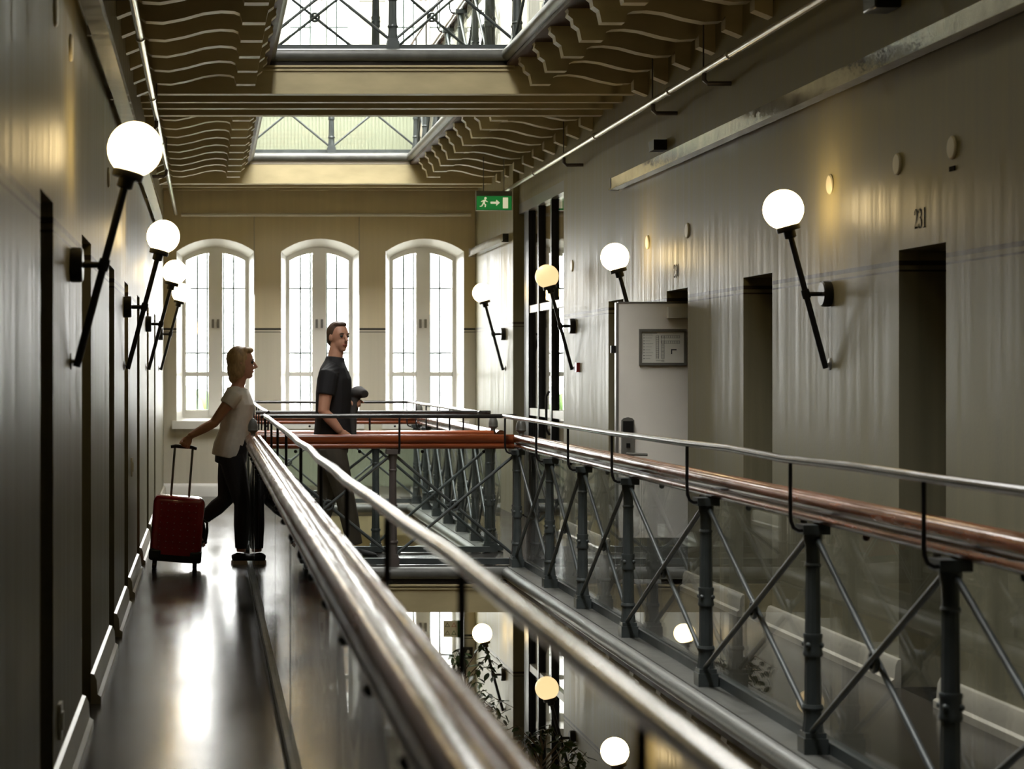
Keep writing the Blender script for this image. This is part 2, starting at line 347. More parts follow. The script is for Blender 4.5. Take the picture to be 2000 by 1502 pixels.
def gallery(prefix, z0, upper):
    kind = 'ceiling' if upper else 'floor'
    top = 'lino'
    for side, x0, x1, s, bm, wall in (('left', XL - .4, NL, -1, BM_L, XL), ('right', NR, XR + .4, 1, BM_R, XR)):
        g = struct('%s_%s' % (kind, side), ('underside of the upper' if upper else 'dark glossy floor of the') + (' walkway along the left wall' if side == 'left' else ' gallery along the right wall'), (0, 0, z0))
        e = x1 if side == 'left' else x0
        xa, xb = (x0, e - .045) if side == 'left' else (e + .045, x1)
        box(xa, xb, YB, YF, z0 - .10, z0).build('slab', top, g)
        box(min(xa, xb), max(xa, xb), YB, YF, z0 - .125, z0 - .101).build('soffit', 'soffit_brown', g)
        poly = nosing_poly(); ex = e - .045 if side == 'left' else e + .045
        for ya, yb in ((YB, YB1), (YB2, YE)):
            B().prism(poly, lambda u, v, t: (ex + s * u, t, z0 + .0 + v), ya, yb).build('nosing', 'nosing_grey', g)
        cx = sorted((e + s * .045, e + s * .17))
        for ya, yb in ((YB, YB1), (YB2, YE)): box(*cx, ya, yb, z0, z0 + .006).build('kerb', 'nosing_grey', g)
        y = 14.55
        ys = []
        while y > (4.0 if upper or side == 'right' else 6): ys.append(y); y -= .64
        y = 16.62
        while y < YE - .02: ys.append(y); y += .6
        for y in ys: place('bracket', bm, g, (0, y, z0))
    g = struct('%s_crossing' % kind, 'footbridge crossing the hall overhead' if upper else 'footbridge crossing the hall', (0, 0, z0))
    box(NL - .045, NR + .045, YB1 + .045, YB2 - .045, z0 - .12, z0).build('slab', top, g)
    poly = nosing_poly()
    B().prism(poly, lambda u, v, t: (t, YB1 + .045 + u, z0 + v), NL - .05, NR + .05).build('nosing', 'nosing_grey', g)
    B().prism(poly, lambda u, v, t: (t, YB2 - .045 - u, z0 + v), NL - .05, NR + .05).build('nosing', 'nosing_grey', g)
    xa, xb = (XL, XR)
    for k, (ya, yb) in enumerate(((YB1 + .03, YB1 + .13), (YB1 + .48, YB1 + .56), (YB1 + .85, YB1 + .93), (YB2 - .13, YB2 - .03))):
        box(xa, xb, ya, yb, z0 - .33, z0 - .126).build('beam' if k in (0, 3) else 'joist', 'cream_beam', g)
    for ya, d in ((YB1 + .03, -1), (YB2 - .03, 1)):
        for zz, t in ((-.125, .022), (-.150, .012)): box(NL - .1, NR + .1, *sorted((ya, ya + d * t)), z0 + zz - .014, z0 + zz).build('moulding', 'cream_beam', g)
    g = struct('%s_far' % kind, 'underside of the end gallery in front of the arched windows' if upper else 'floor of the end gallery by the arched windows', (0, 0, z0))
    box(NL - .045, NR + .045, YE + .045, YF, z0 - .12, z0).build('slab', 'far_floor_bounce', g)
    B().prism(poly, lambda u, v, t: (t, YE + .045 + u, z0 + v), NL - .05, NR + .05).build('nosing', 'nosing_grey', g)
    box(XL, XR, YE + .03, YE + .13, z0 - .33, z0 - .126).build('beam', 'cream_beam', g)
    for k in range(3): box(XL, XS, YE + .42 + k * .36, YE + .50 + k * .36, z0 - .30, z0 - .126).build('joist', 'cream_beam', g)
gallery('', 0, False); gallery('', UP, True)

# baseboards
def baseboard(name, x, s, rec, y1, label):
    g = struct(name, label); pr = [(0, 0), (.045, 0), (.045, .03), (.03, .04), (.026, .10), (.015, .125), (0, .13)]
    ys = [YB] + [v for r in rec for v in r] + [y1]
    for i in range(0, len(ys), 2):
        B().prism(pr, lambda u, v, t: (x + s * u, t, v), ys[i] - (.03 if i else 0), ys[i + 1] + .03).build('baseboard_length', 'trim_paint', g)
    return g
baseboard('baseboard_left', XL, 1, REC_L, YF, 'grey moulded baseboard along the cell wall by the suitcase')
baseboard('baseboard_right', XR, -1, REC_R, 17.93, 'moulded baseboard along the far side cell wall')
g = struct('baseboard_far', 'pale baseboard under the end windows'); B().prism([(0, 0), (.03, 0), (.03, .11), (.015, .14), (0, .15)], lambda u, v, t: (t, YF - u, v), XL, XS).build('baseboard_length', 'white_paint', g)

# ------------------------------------------------------------------ doors in the recesses
def shut_door(n, side, y0, y1, label):
    s = -1 if side == 'left' else 1; x = (XL if s < 0 else XR) + s * RD
    d = struct('door_%d' % n, label, (x, y0, 0))
    box(*sorted((x, x + s * .05)), y0 - .02, y1 + .02, 0, RTOP + .02).build('leaf', 'door_grey', d)
    h = B(); hx = x - s * .0
    h.loft([(hx, y0 + .12, 1.0), (hx - s * .06, y0 + .12, 1.0)], .012, 8); h.loft([(hx - s * .055, y0 + .10, 1.0), (hx - s * .06, y0 + .24, 1.0)], .011, 8)
    h.box(*sorted((hx, hx - s * .012)), y0 + .09, y0 + .15, .93, 1.15)
    h.build('handle', 'black_metal', d)
n = 0
for y0, y1 in REC_L: n += 1; shut_door(n, 'left', y0, y1, 'shut dark cell door in the recess %d from the viewer along the walkway wall' % n)
for i, (y0, y1) in enumerate(REC_R):
    n += 1
    if i == 2:
        smesh('cell_shade_panel', box(XR + RD + .1, XR + RD + .12, y0 - .05, y1 + .05, 0, RTOP + .05), 'door_grey', 'dark panel standing for the unlit cell behind the open white door')  # added dark panel stands in for the shade inside the cell
    else: shut_door(n, 'right', y0, y1, ('shut cell door under the number 231', 'shut cell door between the two numbered cells', '', 'shut cell door hidden behind the open white door')[i])
# open white door of cell 230, standing out into the gallery
yd = REC_R[2][1] - .05
d = struct('door_30', 'open white cell door standing out into the gallery with a framed plan on it', (2.78, yd, 0))
box(2.78, 3.40, yd, yd + .045, .30, 1.888).build('leaf', 'door_white', d)
box(2.78, 3.40, yd, yd + .045, .02, .30).build('kick_plate', 'door_grey', d)['label'] = 'dark kick plate'
box(2.765, 2.782, yd - .004, yd + .05, .02, 1.892).build('edge_strip', 'frame_grey', d)
box(2.78, 3.40, yd - .003, yd + .048, 1.885, 1.897).build('top_strip', 'frame_grey', d)
box(3.11, 3.40, yd - .05, yd, 1.785, 1.862).build('door_closer', 'white_paint', d)
lp = B(); lp.prism([(2.80, .83), (2.885, .83), (2.885, 1.095), (2.87, 1.11), (2.8425, 1.116), (2.815, 1.11), (2.80, 1.095)], lambda u, v, t: (u, t, v), yd - .022, yd).build('lock_plate', 'frame_grey', d, 0)
lk = d.children[-1]
box(2.808, 2.877, yd - .028, yd - .021, .985, 1.09).build('card_reader', 'black_plastic', lk); box(2.83, 2.856, yd - .03, yd - .021, .91, .94).build('key_cylinder', 'black_metal', lk)
B().loft([(2.835, yd - .02, .868), (2.835, yd - .055, .868), (2.86, yd - .06, .868), (2.965, yd - .06, .864)], .010, 8).build('lever', 'frame_grey', d)
box(2.735, 2.765, yd + .01, yd + .04, 1.55, 1.60).build('door_stop', 'black_metal', d)

# ------------------------------------------------------------------ glazed screen in the side wall
def screen(z0, label):
    g = thing('glazed_screen', label, 'glass screen', (XR + .1, 19.2, z0))
    for y in (17.98, 18.72, 19.45): box(XR + .02, XR + .10, y - .03, y + .03, z0, z0 + 3.05).build('post', 'black_metal', g)
    box(XR + .02, XR + .12, 20.02, 20.30, z0, z0 + 3.05).build('post', 'black_metal', g)
    box(XR + .0, XR + .12, 17.93, 20.5, z0 + 3.0, z0 + 3.1).build('head', 'frame_grey', g)
    for a, c in ((18.01, 18.69), (18.75, 19.42), (19.48, 20.02)):
        box(XR + .055, XR + .063, a, c, z0 + .05, z0 + 3.0).build('pane', 'window_glass', g)
        for zz in (1.0, 2.0): box(XR + .03, XR + .09, a, c, z0 + zz, z0 + zz + .07).build('rail', 'white_paint', g)
    h = B(); h.loft([(XR - .02, 18.55, z0 + .85), (XR - .05, 18.55, z0 + .9), (XR - .05, 18.55, z0 + 1.2), (XR - .02, 18.55, z0 + 1.25)], .012, 8); h.build('pull_handle', 'black_metal', g)
screen(0, 'tall black framed glass screen with white rails beside the pale end wall'); screen(DN, 'black framed glass screen on the storey below, behind the lower globe lamp')

# ------------------------------------------------------------------ railings
def post_mesh(m='iron'):
    b = B(); b.box(-.045, .045, -.045, .045, 0, .065); b.box(-.039, .039, -.039, .039, .065, .085)
    b.lathe([(.040, .085), (.034, .13), (.033, .17)], n=20, flute=.07)
    b.lathe([(.036, .165), (.040, .175), (.036, .187)], n=16)
    b.lathe([(.032, .187), (.029, .37)], n=20, flute=.09)
    b.lathe([(.034, .365), (.037, .375), (.034, .385), (.033, .43), (.036, .44), (.034, .45)], n=16)
    for k in range(4):
        a = k * PI / 2 + PI / 4; b.ball((.034 * math.cos(a), .034 * math.sin(a), .408), .011, 8, 6)
    b.lathe([(.029, .45), (.026, .70)], n=20, flute=.09)
    b.lathe([(.028, .695), (.031, .703), (.028, .711)], n=16)
    b.lathe([(.026, .711), (.027, .77), (.034, .80), (.034, .82)], n=16)
    b.box(-.05, .05, -.05, .05, .82, .855)
    return b.mesh('post', m, 35)
POST = post_mesh(); POST_B = post_mesh('iron_brown')
b = B(); b.lathe([(.022, 0), (.017, .012), (.019, .022), (.036, .034), (.039, .040), (.036, .046), (.038, .060), (.035, .082), (.026, .106), (.013, .124), (.001, .131)], n=16); FINIAL = b.mesh('finial', 'nosing_grey', 50)
def ring_mesh():
    b = B(); n, m, R, r = 16, 6, .032, .010
    vs = [((R + r * math.cos(2 * PI * j / m)) * math.cos(2 * PI * i / n), r * math.sin(2 * PI * j / m), (R + r * math.cos(2 * PI * j / m)) * math.sin(2 * PI * i / n)) for i in range(n) for j in range(m)]
    return b.add(vs, [(i * m + j, i * m + (j + 1) % m, ((i + 1) % n) * m + (j + 1) % m, ((i + 1) % n) * m + j) for i in range(n) for j in range(m)]).mesh('brace_ring', 'iron', 60)
RING = ring_mesh()
RAILPROF = [(.012, .858), (.088, .858), (.100, .866), (.104, .880), (.098, .892), (.090, .898), (.102, .906), (.108, .92), (.107, .938), (.098, .952), (.082, .961), (.06, .962), (.045, .955), (.036, .944), (.030, .944), (.024, .955), (.012, .962), (-.002, .958), (-.008, .945), (-.008, .925), (-.002, .908), (.010, .898), (.002, .892), (-.004, .880), (0, .866)]
def railing(label, p0, p1, nrm, z0, ts, wood='wood', brown=False, wob=.006, finials=(), sup=None, ext=(0, 0), hext=(0, 0), hu=-.095, hm='dark_steel'):
    """p0->p1 along the posts; nrm points to the walkway side (where the glass is); ts: distances of posts from p0"""
    p0, p1, nn = Vector((*p0, z0)), Vector((*p1, z0)), Vector((*nrm, 0)); L = (p1 - p0).length; d = (p1 - p0) / L
    rz = math.atan2(d.y, d.x)
    g = thing('railing', label, 'railing', p0)
    P = lambda t, u, z: p0 + d * t + nn * u + Vector((0, 0, z))
    B().prism(RAILPROF, lambda u, v, t: P(t, u, v), -ext[0], L + ext[1]).build('wooden_rail', wood, g, 50)
    rnd = random.Random(hash(label) % 1000 if False else len(label))
    k = max(2, int(L / .8)); pts = []
    for i in range(k + 1):
        q = 0 if i in (0, k) else 1
        pts.append(P(-hext[0] + (L + hext[0] + hext[1]) * i / k, hu + q * rnd.uniform(-wob, wob), 1.10 + q * rnd.uniform(-wob, wob)))
    B().loft(pts, .0155, 10).build('handrail', hm, g, 60)
    for i, t in enumerate(ts):
        place('post', POST_B if brown else POST, g, P(t, 0, 0), rz)
        if sup is None or i in sup:
            tt = t + .04
            if hu > -.05:
                B().loft([P(tt, hu, 1.095), P(tt, hu, .93), P(tt, hu + .008, .905), P(tt, .01, .895)], .0075, 8).build('handrail_support', 'black_metal', g, 60); continue
            B().loft([P(tt, hu, 1.095), P(tt, hu, .90), P(tt, hu + .002, .87), P(tt, hu + .012, .845), P(tt, min(hu + .03, -.01), .835), P(tt, -.005, .838)], .0075, 8).build('handrail_support', 'black_metal', g, 60)
    for a, c in zip(ts[:-1], ts[1:]):
        a2, c2 = a + .03, c - .03
        B().loft([P(a2, -.012, .09), P(c2, -.012, .80)], .0112, 8).build('brace', 'iron', g, 60)
        B().loft([P(a2, .008, .80), P(c2, .012, .09)], .0112, 8).build('brace', 'iron', g, 60)
        place('brace_ring', RING, g, P((a + c) / 2, -.003, .445), rz)
        jit = rnd.uniform(-.003, .003)
        B().prism([(-.005, .05), (.005, .05), (.005, .855), (-.005, .855)], lambda u, v, t: P(t, .072 + u + jit, v), a + .012, c - .012).build('glass_pane', 'rail_glass', g, 0)
        for tt in (a + .25 * (c - a), a + .75 * (c - a)):
            B().ball(P(tt, .085, .835), .014, 8, 6).build('clamp', 'black_metal', g)
    B().prism([(.05, .006), (.095, .006), (.095, .05), (.05, .05)], lambda u, v, t: P(t, u, v), ts[0], ts[-1]).build('glass_channel', 'iron', g)
    for t in finials: place('finial', FINIAL, g, P(t, .05, .955))
    return g
PL, PR = .385, 2.25
YN, YFAR, YEND = 15.02, 16.18, 22.12
near_ys = [14.87, 13.46, 12.28, 10.95, 9.24, 7.61, 6.2, 4.8, 3.4, 2.0, .6]
far_n = [16.2 + .98 * i for i in range(7)]
ts_near = [YN - y for y in near_ys]
for z0, w1 in ((0, ''), (UP, 'upper storey ')):
    u = z0 > 0
    tl = [0.15, 1.56, 2.74, 4.07, 5.78, 7.41, 8.82, 10.2, 11.6, 13.0]
    railing(w1 + ('railing with polished wooden rail and bent steel handrail, nearest to the viewer' if not u else 'iron railing above the carved brackets of the narrow walkway'), (PL, YN), (PL, .3), (-1, 0), z0, tl if not u else tl[:7], finials=(0,), wob=.007, hu=-.035, hm='steel')
    railing(w1 + ('railing with glass and crossed iron rods running past the open white door' if not u else 'iron railing above the brackets by the long pipe'), (PR, YN), (PR, .3), (1, 0), z0, ts_near if not u else ts_near[:7], finials=(0,))
    railing(w1 + ('footbridge railing with red brown wooden rail, in front of the man' if not u else 'footbridge railing with crossed rods over the beam'), (PL, YN), (PR, YN), (0, 1), z0, [.03, .975, 1.88], wood='wood_cross', brown=not u, wob=.002, sup=(1,))
    railing(w1 + ('footbridge railing with dark rail, behind the man' if not u else 'footbridge railing on the far edge'), (PR, YFAR), (PL, YFAR), (0, -1), z0, [.03, .92, 1.88], wood='wood_cross', wob=.002, finials=(0,), sup=(1,))
    railing(w1 + ('railing of the hall opening beyond the footbridge, side of the exit sign' if not u else 'railing beyond the footbridge above the exit sign'), (PR, YFAR), (PR, YEND), (1, 0), z0, [.05 + .975 * i for i in range(7)], wob=.003)
    railing(w1 + ('railing of the hall opening beyond the footbridge, side of the woman' if not u else 'railing beyond the footbridge above the narrow walkway'), (PL, YEND), (PL, YFAR), (-1, 0), z0, [.05 + .975 * i for i in range(7)], wob=.003)
    railing(w1 + ('railing of the end gallery in front of the windows' if not u else 'end gallery railing with crossed rods before the ribbed radiator'), (PL, YEND), (PR, YEND), (0, 1), z0, [.03, .955, 1.88], wood='wood_cross', wob=.002, finials=(1.91,), sup=())

# ------------------------------------------------------------------ wall lamps
b = B(); b.ball((0, 0, 0), .10, 28, 18); GLOBE = b.mesh('globe', 'globe_opal', 80); GLOBE_DIM = b.mesh('globe', 'globe_dim', 80)
def lamp(side, y, z0, label, x=None, dim=False):
    s = 1 if side == 'left' else -1; x = x if x is not None else (XL if side == 'left' else XR)
    t = thing('wall_lamp', label, 'lamp', (x, y, z0 + 1.8), 'globe wall lamps')
    G = Vector((x + s * .235, y, z0 + 2.235)); E = Vector((x + s * .022, y, z0 + 1.44)); ax = (G - E).normalized()
    place('globe', GLOBE_DIM if dim else GLOBE, t, G)
    c = G - ax * .10
    B().lathe([(.056, -.012), (.058, -.008), (.058, .014), (.052, .018)], c, ax, 20).build('collar', 'black_metal', t)
    B().lathe([(.019, -.05), (.03, -.045), (.03, -.012)], c, ax, 16).build('socket', 'black_metal', t)
    B().loft([c - ax * .03, E], .0145, 14).build('stem', 'black_metal', t)
    q = E + ax * ((z0 + 1.812 - E.z) / ax.z)
    B().loft([(x + s * .03, y, q.z), (q.x + s * .012, y, q.z)], .0115, 12).build('arm', 'black_metal', t)
    B().lathe([(.020, -.022), (.022, 0), (.020, .022)], q, ax, 14).build('clamp', 'black_metal', t)
    B().lathe([(.062, 0), (.064, .006), (.064, .040), (.058, .046)], (x, y, q.z), (s, 0, 0), 24).build('wall_plate', 'black_metal', t)
    B().lathe([(.030, 0), (.030, .004), (.008, .008), (.007, .022)], (x, y, E.z + .02), (s, 0, 0), 16).build('foot_plate', 'frame_grey', t)
lamp('left', 7.48, 0, 'largest globe lamp on a black stick, nearest on the dim walkway wall')
lamp('left', 12.3, 0, 'globe lamp on a black stick, second along the dim walkway wall')
lamp('left', 16.67, 0, 'globe lamp on a black stick, third along the walkway wall before the window')
lamp('left', 21.05, 0, 'smallest globe lamp on the walkway wall, overlapping the leftmost window')
lamp('right', 10.26, 0, 'globe lamp on a black stick between cell 231 and the next recess')
lamp('right', 14.5, 0, 'globe lamp half hidden behind the open white door')
lamp('right', 17.4, 0, 'cream globe lamp on the wall next to the glazed screen', dim=True)
lamp('right', 21.05, 0, 'small globe lamp on the pale wall under the exit sign', XS)
lamp('left', 12.3, DN, 'lower storey globe lamp below the second walkway lamp')
lamp('left', 16.67, DN, 'lower storey globe lamp seen mirrored in the glass as a yellow disc', dim=True)
lamp('left', 21.05, DN, 'lower storey globe lamp seen mirrored behind leaves')
lamp('right', 14.5, DN, 'lower storey globe lamp at the bottom edge of the picture')
lamp('right', 17.4, DN, 'lower storey cream globe lamp in front of the lower glazed screen', dim=True)
lamp('right', 21.05, DN, 'lower storey globe lamp beside the small black picture', XS)

# ------------------------------------------------------------------ pipes, trays and wall fittings
def pipe(label, pts, r, name='sprinkler_pipe', m='pipe_paint', joints=(), hangers=()):
    t = thing(name, label, 'pipe', pts[0]); B().loft(pts, r, 12).build('tube', m, t, 60)
    for y in joints: B().loft([(pts[0][0], y, pts[0][2]), (pts[0][0], y + .05, pts[0][2])], r * 1.35, 12).build('joint', m, t)
    for y, s in hangers:
        x, z = pts[0][0], pts[0][2]; wx = XR if s > 0 else XL
        B().loft([(x, y, z - r), (x, y, z - .06), (x + s * .02, y, z - .08), (wx, y, z - .08)], .014, 8).build('wall_bracket', 'iron_brown', t)
        B().loft([(x, y + .02, z), (x, y + .02, UP - .13)], .005, 6).build('hanger', 'iron_brown', t)
pipe('long pale pipe slung under the brackets beside the cell numbers', [(2.96, 2, 3.22), (2.96, 21.5, 3.22)], .02, joints=(6, 8.4, 9.0, 11.6, 13.1, 15.6, 18.5), hangers=((8.6, 1), (12.2, 1), (13.6, 1), (17.0, 1)))
pipe('long pale pipe slung along the dim walkway wall', [(-.36, 2, 3.22), (-.36, YF - .12, 3.22)], .02, joints=(6, 8, 9.2, 11, 13.4, 16), hangers=((7.4, -1), (9.4, -1), (14.5, -1), (18, -1)))
pipe('thin white pipe across the end wall above the windows', [(-.3, YF - .1, 3.21), (3.0, YF - .1, 3.21)], .018, 'heating_pipe', 'white_paint')
for x, nm in ((.535, 'leftmost and middle'), (1.735, 'middle and rightmost')): tag(B().loft([(x, YF - .006, 2.3), (x, YF - .006, 3.2)], .005, 6).build('cable', 'trim_paint'), 'thin vertical cable on the end wall between the %s windows' % nm, 'cable')
def bev0(o):
    m = o.modifiers.new('bevel', 'BEVEL'); m.width = .01; m.segments = 2; return o
def tray(label, x, s, y0, y1, z):
    t = thing('cable_tray', label, 'cable tray', (x, y0, z)); x_ = x + s * .03; xx = x_ + s * .06
    box(*sorted((x_, xx)), y0, y1, z, z + .075).build('casing', 'tray_metal', t)
    box(*sorted((x_, xx + s * .012)), y0, y1, z - .012, z).build('lip', 'tray_metal', t)
    box(*sorted((x_, xx + s * .003)), y1 - .02, y1 + .006, z - .014, z + .08).build('end_cap', 'frame_grey', t)
    y = y0 + .5
    while y < y1: box(*sorted((x, x_)), y, y + .04, z + .02, z + .06).build('wall_fixing', 'frame_grey', t); y += 2.0
tray('shiny metal cable tray running high along the wall above cell 231', XR, -1, 3, 15.4, 2.80)
tray('shiny metal cable tray running high along the dim walkway wall', XL, 1, 2, 21.5, 2.80)
tray('short white cable tray above the small lamp on the pale wall', XS, -1, 20.6, YF - .2, 2.74)
t = tag(box(XR - .09, XR, 13.9, 14.05, 2.93, 3.0).build('sensor_box', 'black_plastic'), 'small black box on the wall above the end of the cable tray', 'sensor')
tag(bev0(box(XR - .12, XR, 9.2, 9.38, 3.06, 3.16).build('sensor_box', 'black_plastic')), 'black box high on the wall at the top edge above cell 231', 'sensor')
for y, z, x, s, lb in ((10.25, 2.36, XR, -1, 'round cream disc in the glow above the nearest right wall lamp'), (9.25, 2.36, XR, -1, 'round cream disc between the lamp and number 231'), (8.57, 2.36, XR, -1, 'round cream disc nearest the viewer, with a tiny tag below'),
                       (13.3, 2.34, XR, -1, 'round cream disc up from number 230'), (14.5, 2.34, XR, -1, 'round cream disc over the lamp at the open door'), (17.5, 2.33, XR, -1, 'round cream disc beside the glazed screen'),
                       (6.7, 2.6, XL, 1, 'thin round disc on the dim wall, nearest the viewer'), (7.45, 2.6, XL, 1, 'round disc in the glow of the largest lamp'), (10.3, 2.4, XL, 1, 'round disc on the dim wall past the largest lamp')):
    tag(B().lathe([(.05, 0), (.05, .006), (.044, .011)], (x, y, z), (s, 0, 0), 24).build('wall_disc', 'cream_plate'), lb, 'wall disc')
tag(box(XR - .006, XR, 8.54, 8.60, 2.262, 2.282).build('tag_plate', 'number_paint'), 'tiny dark tag under the nearest round disc', 'tag')
tag(box(XR - .03, XR, 17.15, 17.22, 1.42, 1.50).build('fire_alarm', 'red_plastic'), 'small red call point by the lamp next to the screen', 'alarm')
for x, s, y, z, lb in ((XL, 1, 6.88, .97 - .72, 'white switch plate low on the dim wall between the first two recesses'), (XL, 1, 13.4, .80, 'small white switch plate farther along the dim wall')):
    t = thing('switch_plate', lb, 'switch', (x, y, z)); box(x, x + .012, y - .04, y + .04, z - .06, z + .06).build('plate', 'white_paint', t); box(x + .012, x + .018, y - .02, y + .02, z - .03, z + .03).build('rocker', 'white_paint', t)

# painted cell numbers
GL = {'1': [[(.18, .86, .05), (.42, 1.0, .05)], [(.45, 1.0, .24), (.45, 0, .24)], [(.15, .02, .06), (.75, .02, .06)]],
      '2': [[(.12, .70, .20), (.12, .84, .18), (.26, .97, .08), (.48, .97, .10), (.62, .84, .22), (.62, .68, .22), (.50, .48, .14), (.25, .24, .07), (.12, .06, .07)], [(.10, .07, .16), (.45, .07, .16), (.68, .07, .16), (.72, .22, .05)]],
      '3': [[(.12, .78, .18), (.16, .92, .10), (.38, .98, .08), (.60, .86, .20), (.62, .70, .20), (.50, .56, .10), (.30, .53, .06)], [(.30, .53, .06), (.52, .50, .10), (.66, .36, .22), (.66, .18, .22), (.50, .03, .10), (.30, .02, .08), (.14, .10, .14), (.12, .24, .18)]],
      '0': [[(.40, .98, .06), (.20, .86, .14), (.14, .5, .22), (.20, .14, .14), (.40, .02, .06), (.60, .14, .14), (.66, .5, .22), (.60, .86, .14), (.40, .98, .06)]]}
def number(txt, y, z, h, label):
    t = thing('cell_number', label, 'number', (XR, y, z)); wd = .052
    for i, ch in enumerate(txt):
        b = B(); yo = y + wd * (len(txt) / 2 - i)
        for st in GL[ch]:
            P = [Vector((p[0] * .062, p[1] * h)) for p in st]; Wd = [p[2] * .062 for p in st]
            lv, rv = [], []
            for k in range(len(P)):
                dd = (P[min(k + 1, len(P) - 1)] - P[max(k - 1, 0)]).normalized(); nn = Vector((-dd.y, dd.x)) * Wd[k] / 2
                lv.append(P[k] + nn); rv.append(P[k] - nn)
            vs = [(XR - .0015, yo - v.x, z + v.y) for v in lv + rv]; k = len(P)
            b.add(vs, [(j, j + 1, k + j + 1, k + j) for j in range(k - 1)])
        b.build('digit', 'number_paint', t, 0)
number('231', 8.96, 2.05, .088, 'painted serif number 231 above the nearest right hand recess'); number('230', 13.62, 2.05, .088, 'faint painted serif number 230 above the open white door')

# exit sign hanging from the brackets
t = thing('exit_sign', 'green lit emergency exit sign with running figure, arrow and door', 'sign', (2.80, 20.0, 3.0)); xs, zs, ys = 2.80, 3.02, 20.0
box(xs - .175, xs + .175, ys, ys + .06, zs - .02, zs + .17).build('housing', 'frame_grey', t)
box(xs - .17, xs + .17, ys - .006, ys, zs - .015, zs + .12).build('panel', 'exit_green', t)
yy = ys - .0085
def fl(b, pts): n = len(pts); return b.prism(pts, lambda u, v, q: (xs + u, q, zs + v), yy, ys - .006)
b = B(); fl(b, [(.085, 0), (.135, 0), (.135, .105), (.085, .105)]).build('door_symbol', 'exit_cream', t, 0)
b = B(); fl(b, [(-.035, .045), (.02, .045), (.02, .025), (.055, .055), (.02, .085), (.02, .065), (-.035, .065)]).build('arrow_symbol', 'exit_cream', t, 0)
b = B(); fl(b, [(-.085 + .012 * math.cos(a * PI / 5), .098 + .012 * math.sin(a * PI / 5)) for a in range(10)])
fl(b, [(-.105, .082), (-.085, .086), (-.092, .05), (-.112, .048)]); fl(b, [(-.088, .084), (-.062, .065), (-.066, .06), (-.09, .073)]); fl(b, [(-.108, .08), (-.13, .066), (-.126, .061), (-.104, .072)])
fl(b, [(-.098, .052), (-.078, .036), (-.084, .012), (-.093, .014), (-.09, .034), (-.106, .046)]); fl(b, [(-.112, .05), (-.102, .044), (-.118, .018), (-.14, .016), (-.14, .024), (-.124, .026)])
b.build('running_figure', 'exit_cream', t, 0)
for dx in (-.10, .10): B().loft([(xs + dx, ys + .03, zs + .17), (xs + dx, ys + .03, UP - .25)], .005, 6).build('hanger', 'frame_grey', t)

# framed plan on the open door
t = thing('framed_plan', 'grey framed evacuation floor plan hung on the open white door', 'frame', (3.08, yd, 1.47)); y0 = yd
fx0, fx1, fz0, fz1 = 2.92, 3.24, 1.467, 1.712
b = B(); b.box(fx0, fx1, y0 - .018, y0, fz0, fz0 + .017); b.box(fx0, fx1, y0 - .018, y0, fz1 - .017, fz1); b.box(fx0, fx0 + .017, y0 - .018, y0, fz0 + .017, fz1 - .017); b.box(fx1 - .017, fx1, y0 - .018, y0, fz0 + .017, fz1 - .017); b.build('frame', 'frame_grey', t)
box(fx0 + .017, fx1 - .017, y0 - .006, y0, fz0 + .017, fz1 - .017).build('sheet', 'paper', t)
b = B(); yy2 = y0 - .0075
def ln(u0, v0, u1, v1, wd=.0016): b.box(min(u0, u1) - wd / 2, max(u0, u1) + wd / 2, yy2, y0 - .006, min(v0, v1) - wd / 2, max(v0, v1) + wd / 2)
for k in range(11): ln(3.07 + k * .0125, fz1 - .045, 3.07 + k * .0125, fz1 - .06); ln(3.07 + k * .0125, fz1 - .08, 3.07 + k * .0125, fz1 - .097)
for v in (.045, .06, .08, .097): ln(3.07, fz1 - v, 3.195, fz1 - v)
for k in range(13): ln(3.035, fz1 - .045 - k * .0125, 3.053, fz1 - .045 - k * .0125); ln(3.072, fz1 - .105 - k * .0095, 3.09, fz1 - .105 - k * .0095)
for u in (3.035, 3.053, 3.072, 3.09): ln(u, fz1 - .045, u, fz0 + .045)
ln(3.035, fz0 + .03, 3.09, fz0 + .03); ln(3.14, fz1 - .14, 3.17, fz1 - .14, .008); ln(3.14, fz1 - .14, 3.14, fz1 - .165, .008)
for k in range(9): ln(2.95, fz1 - .04 - k * .02, 2.958, fz1 - .04 - k * .02, .003); ln(2.965, fz1 - .04 - k * .02, 2.965 + .05 - (k % 3) * .01, fz1 - .04 - k * .02, .0012)
ln(2.95, fz1 - .028, 3.04, fz1 - .028, .003)
b.build('print', 'ink', t, 0)

# radiators under the windows (level and above)
for z0, xa, xb, lb in ((0, .75, 2.45, 'pale ribbed radiator on the end wall behind the footbridge'), (UP, .5, 2.4, 'pale ribbed radiator on the storey above')):
    t = thing('radiator', lb, 'radiator', (xa, YF - .1, z0)); box(xa, xb, YF - .10, YF - .04, z0 + .12, z0 + .58).build('panel', 'radiator', t)
    b = B(); x = xa + .02
    while x < xb - .02: b.box(x, x + .022, YF - .112, YF - .10, z0 + .14, z0 + .56); x += .04
    b.build('ribs', 'radiator', t); box(xa, xb, YF - .13, YF - .03, z0 + .58, z0 + .60).build('top_grille', 'white_paint', t)
    for x in (xa + .1, xb - .14): box(x, x + .04, YF - .09, YF - .05, z0, z0 + .12).build('leg', 'white_paint', t)

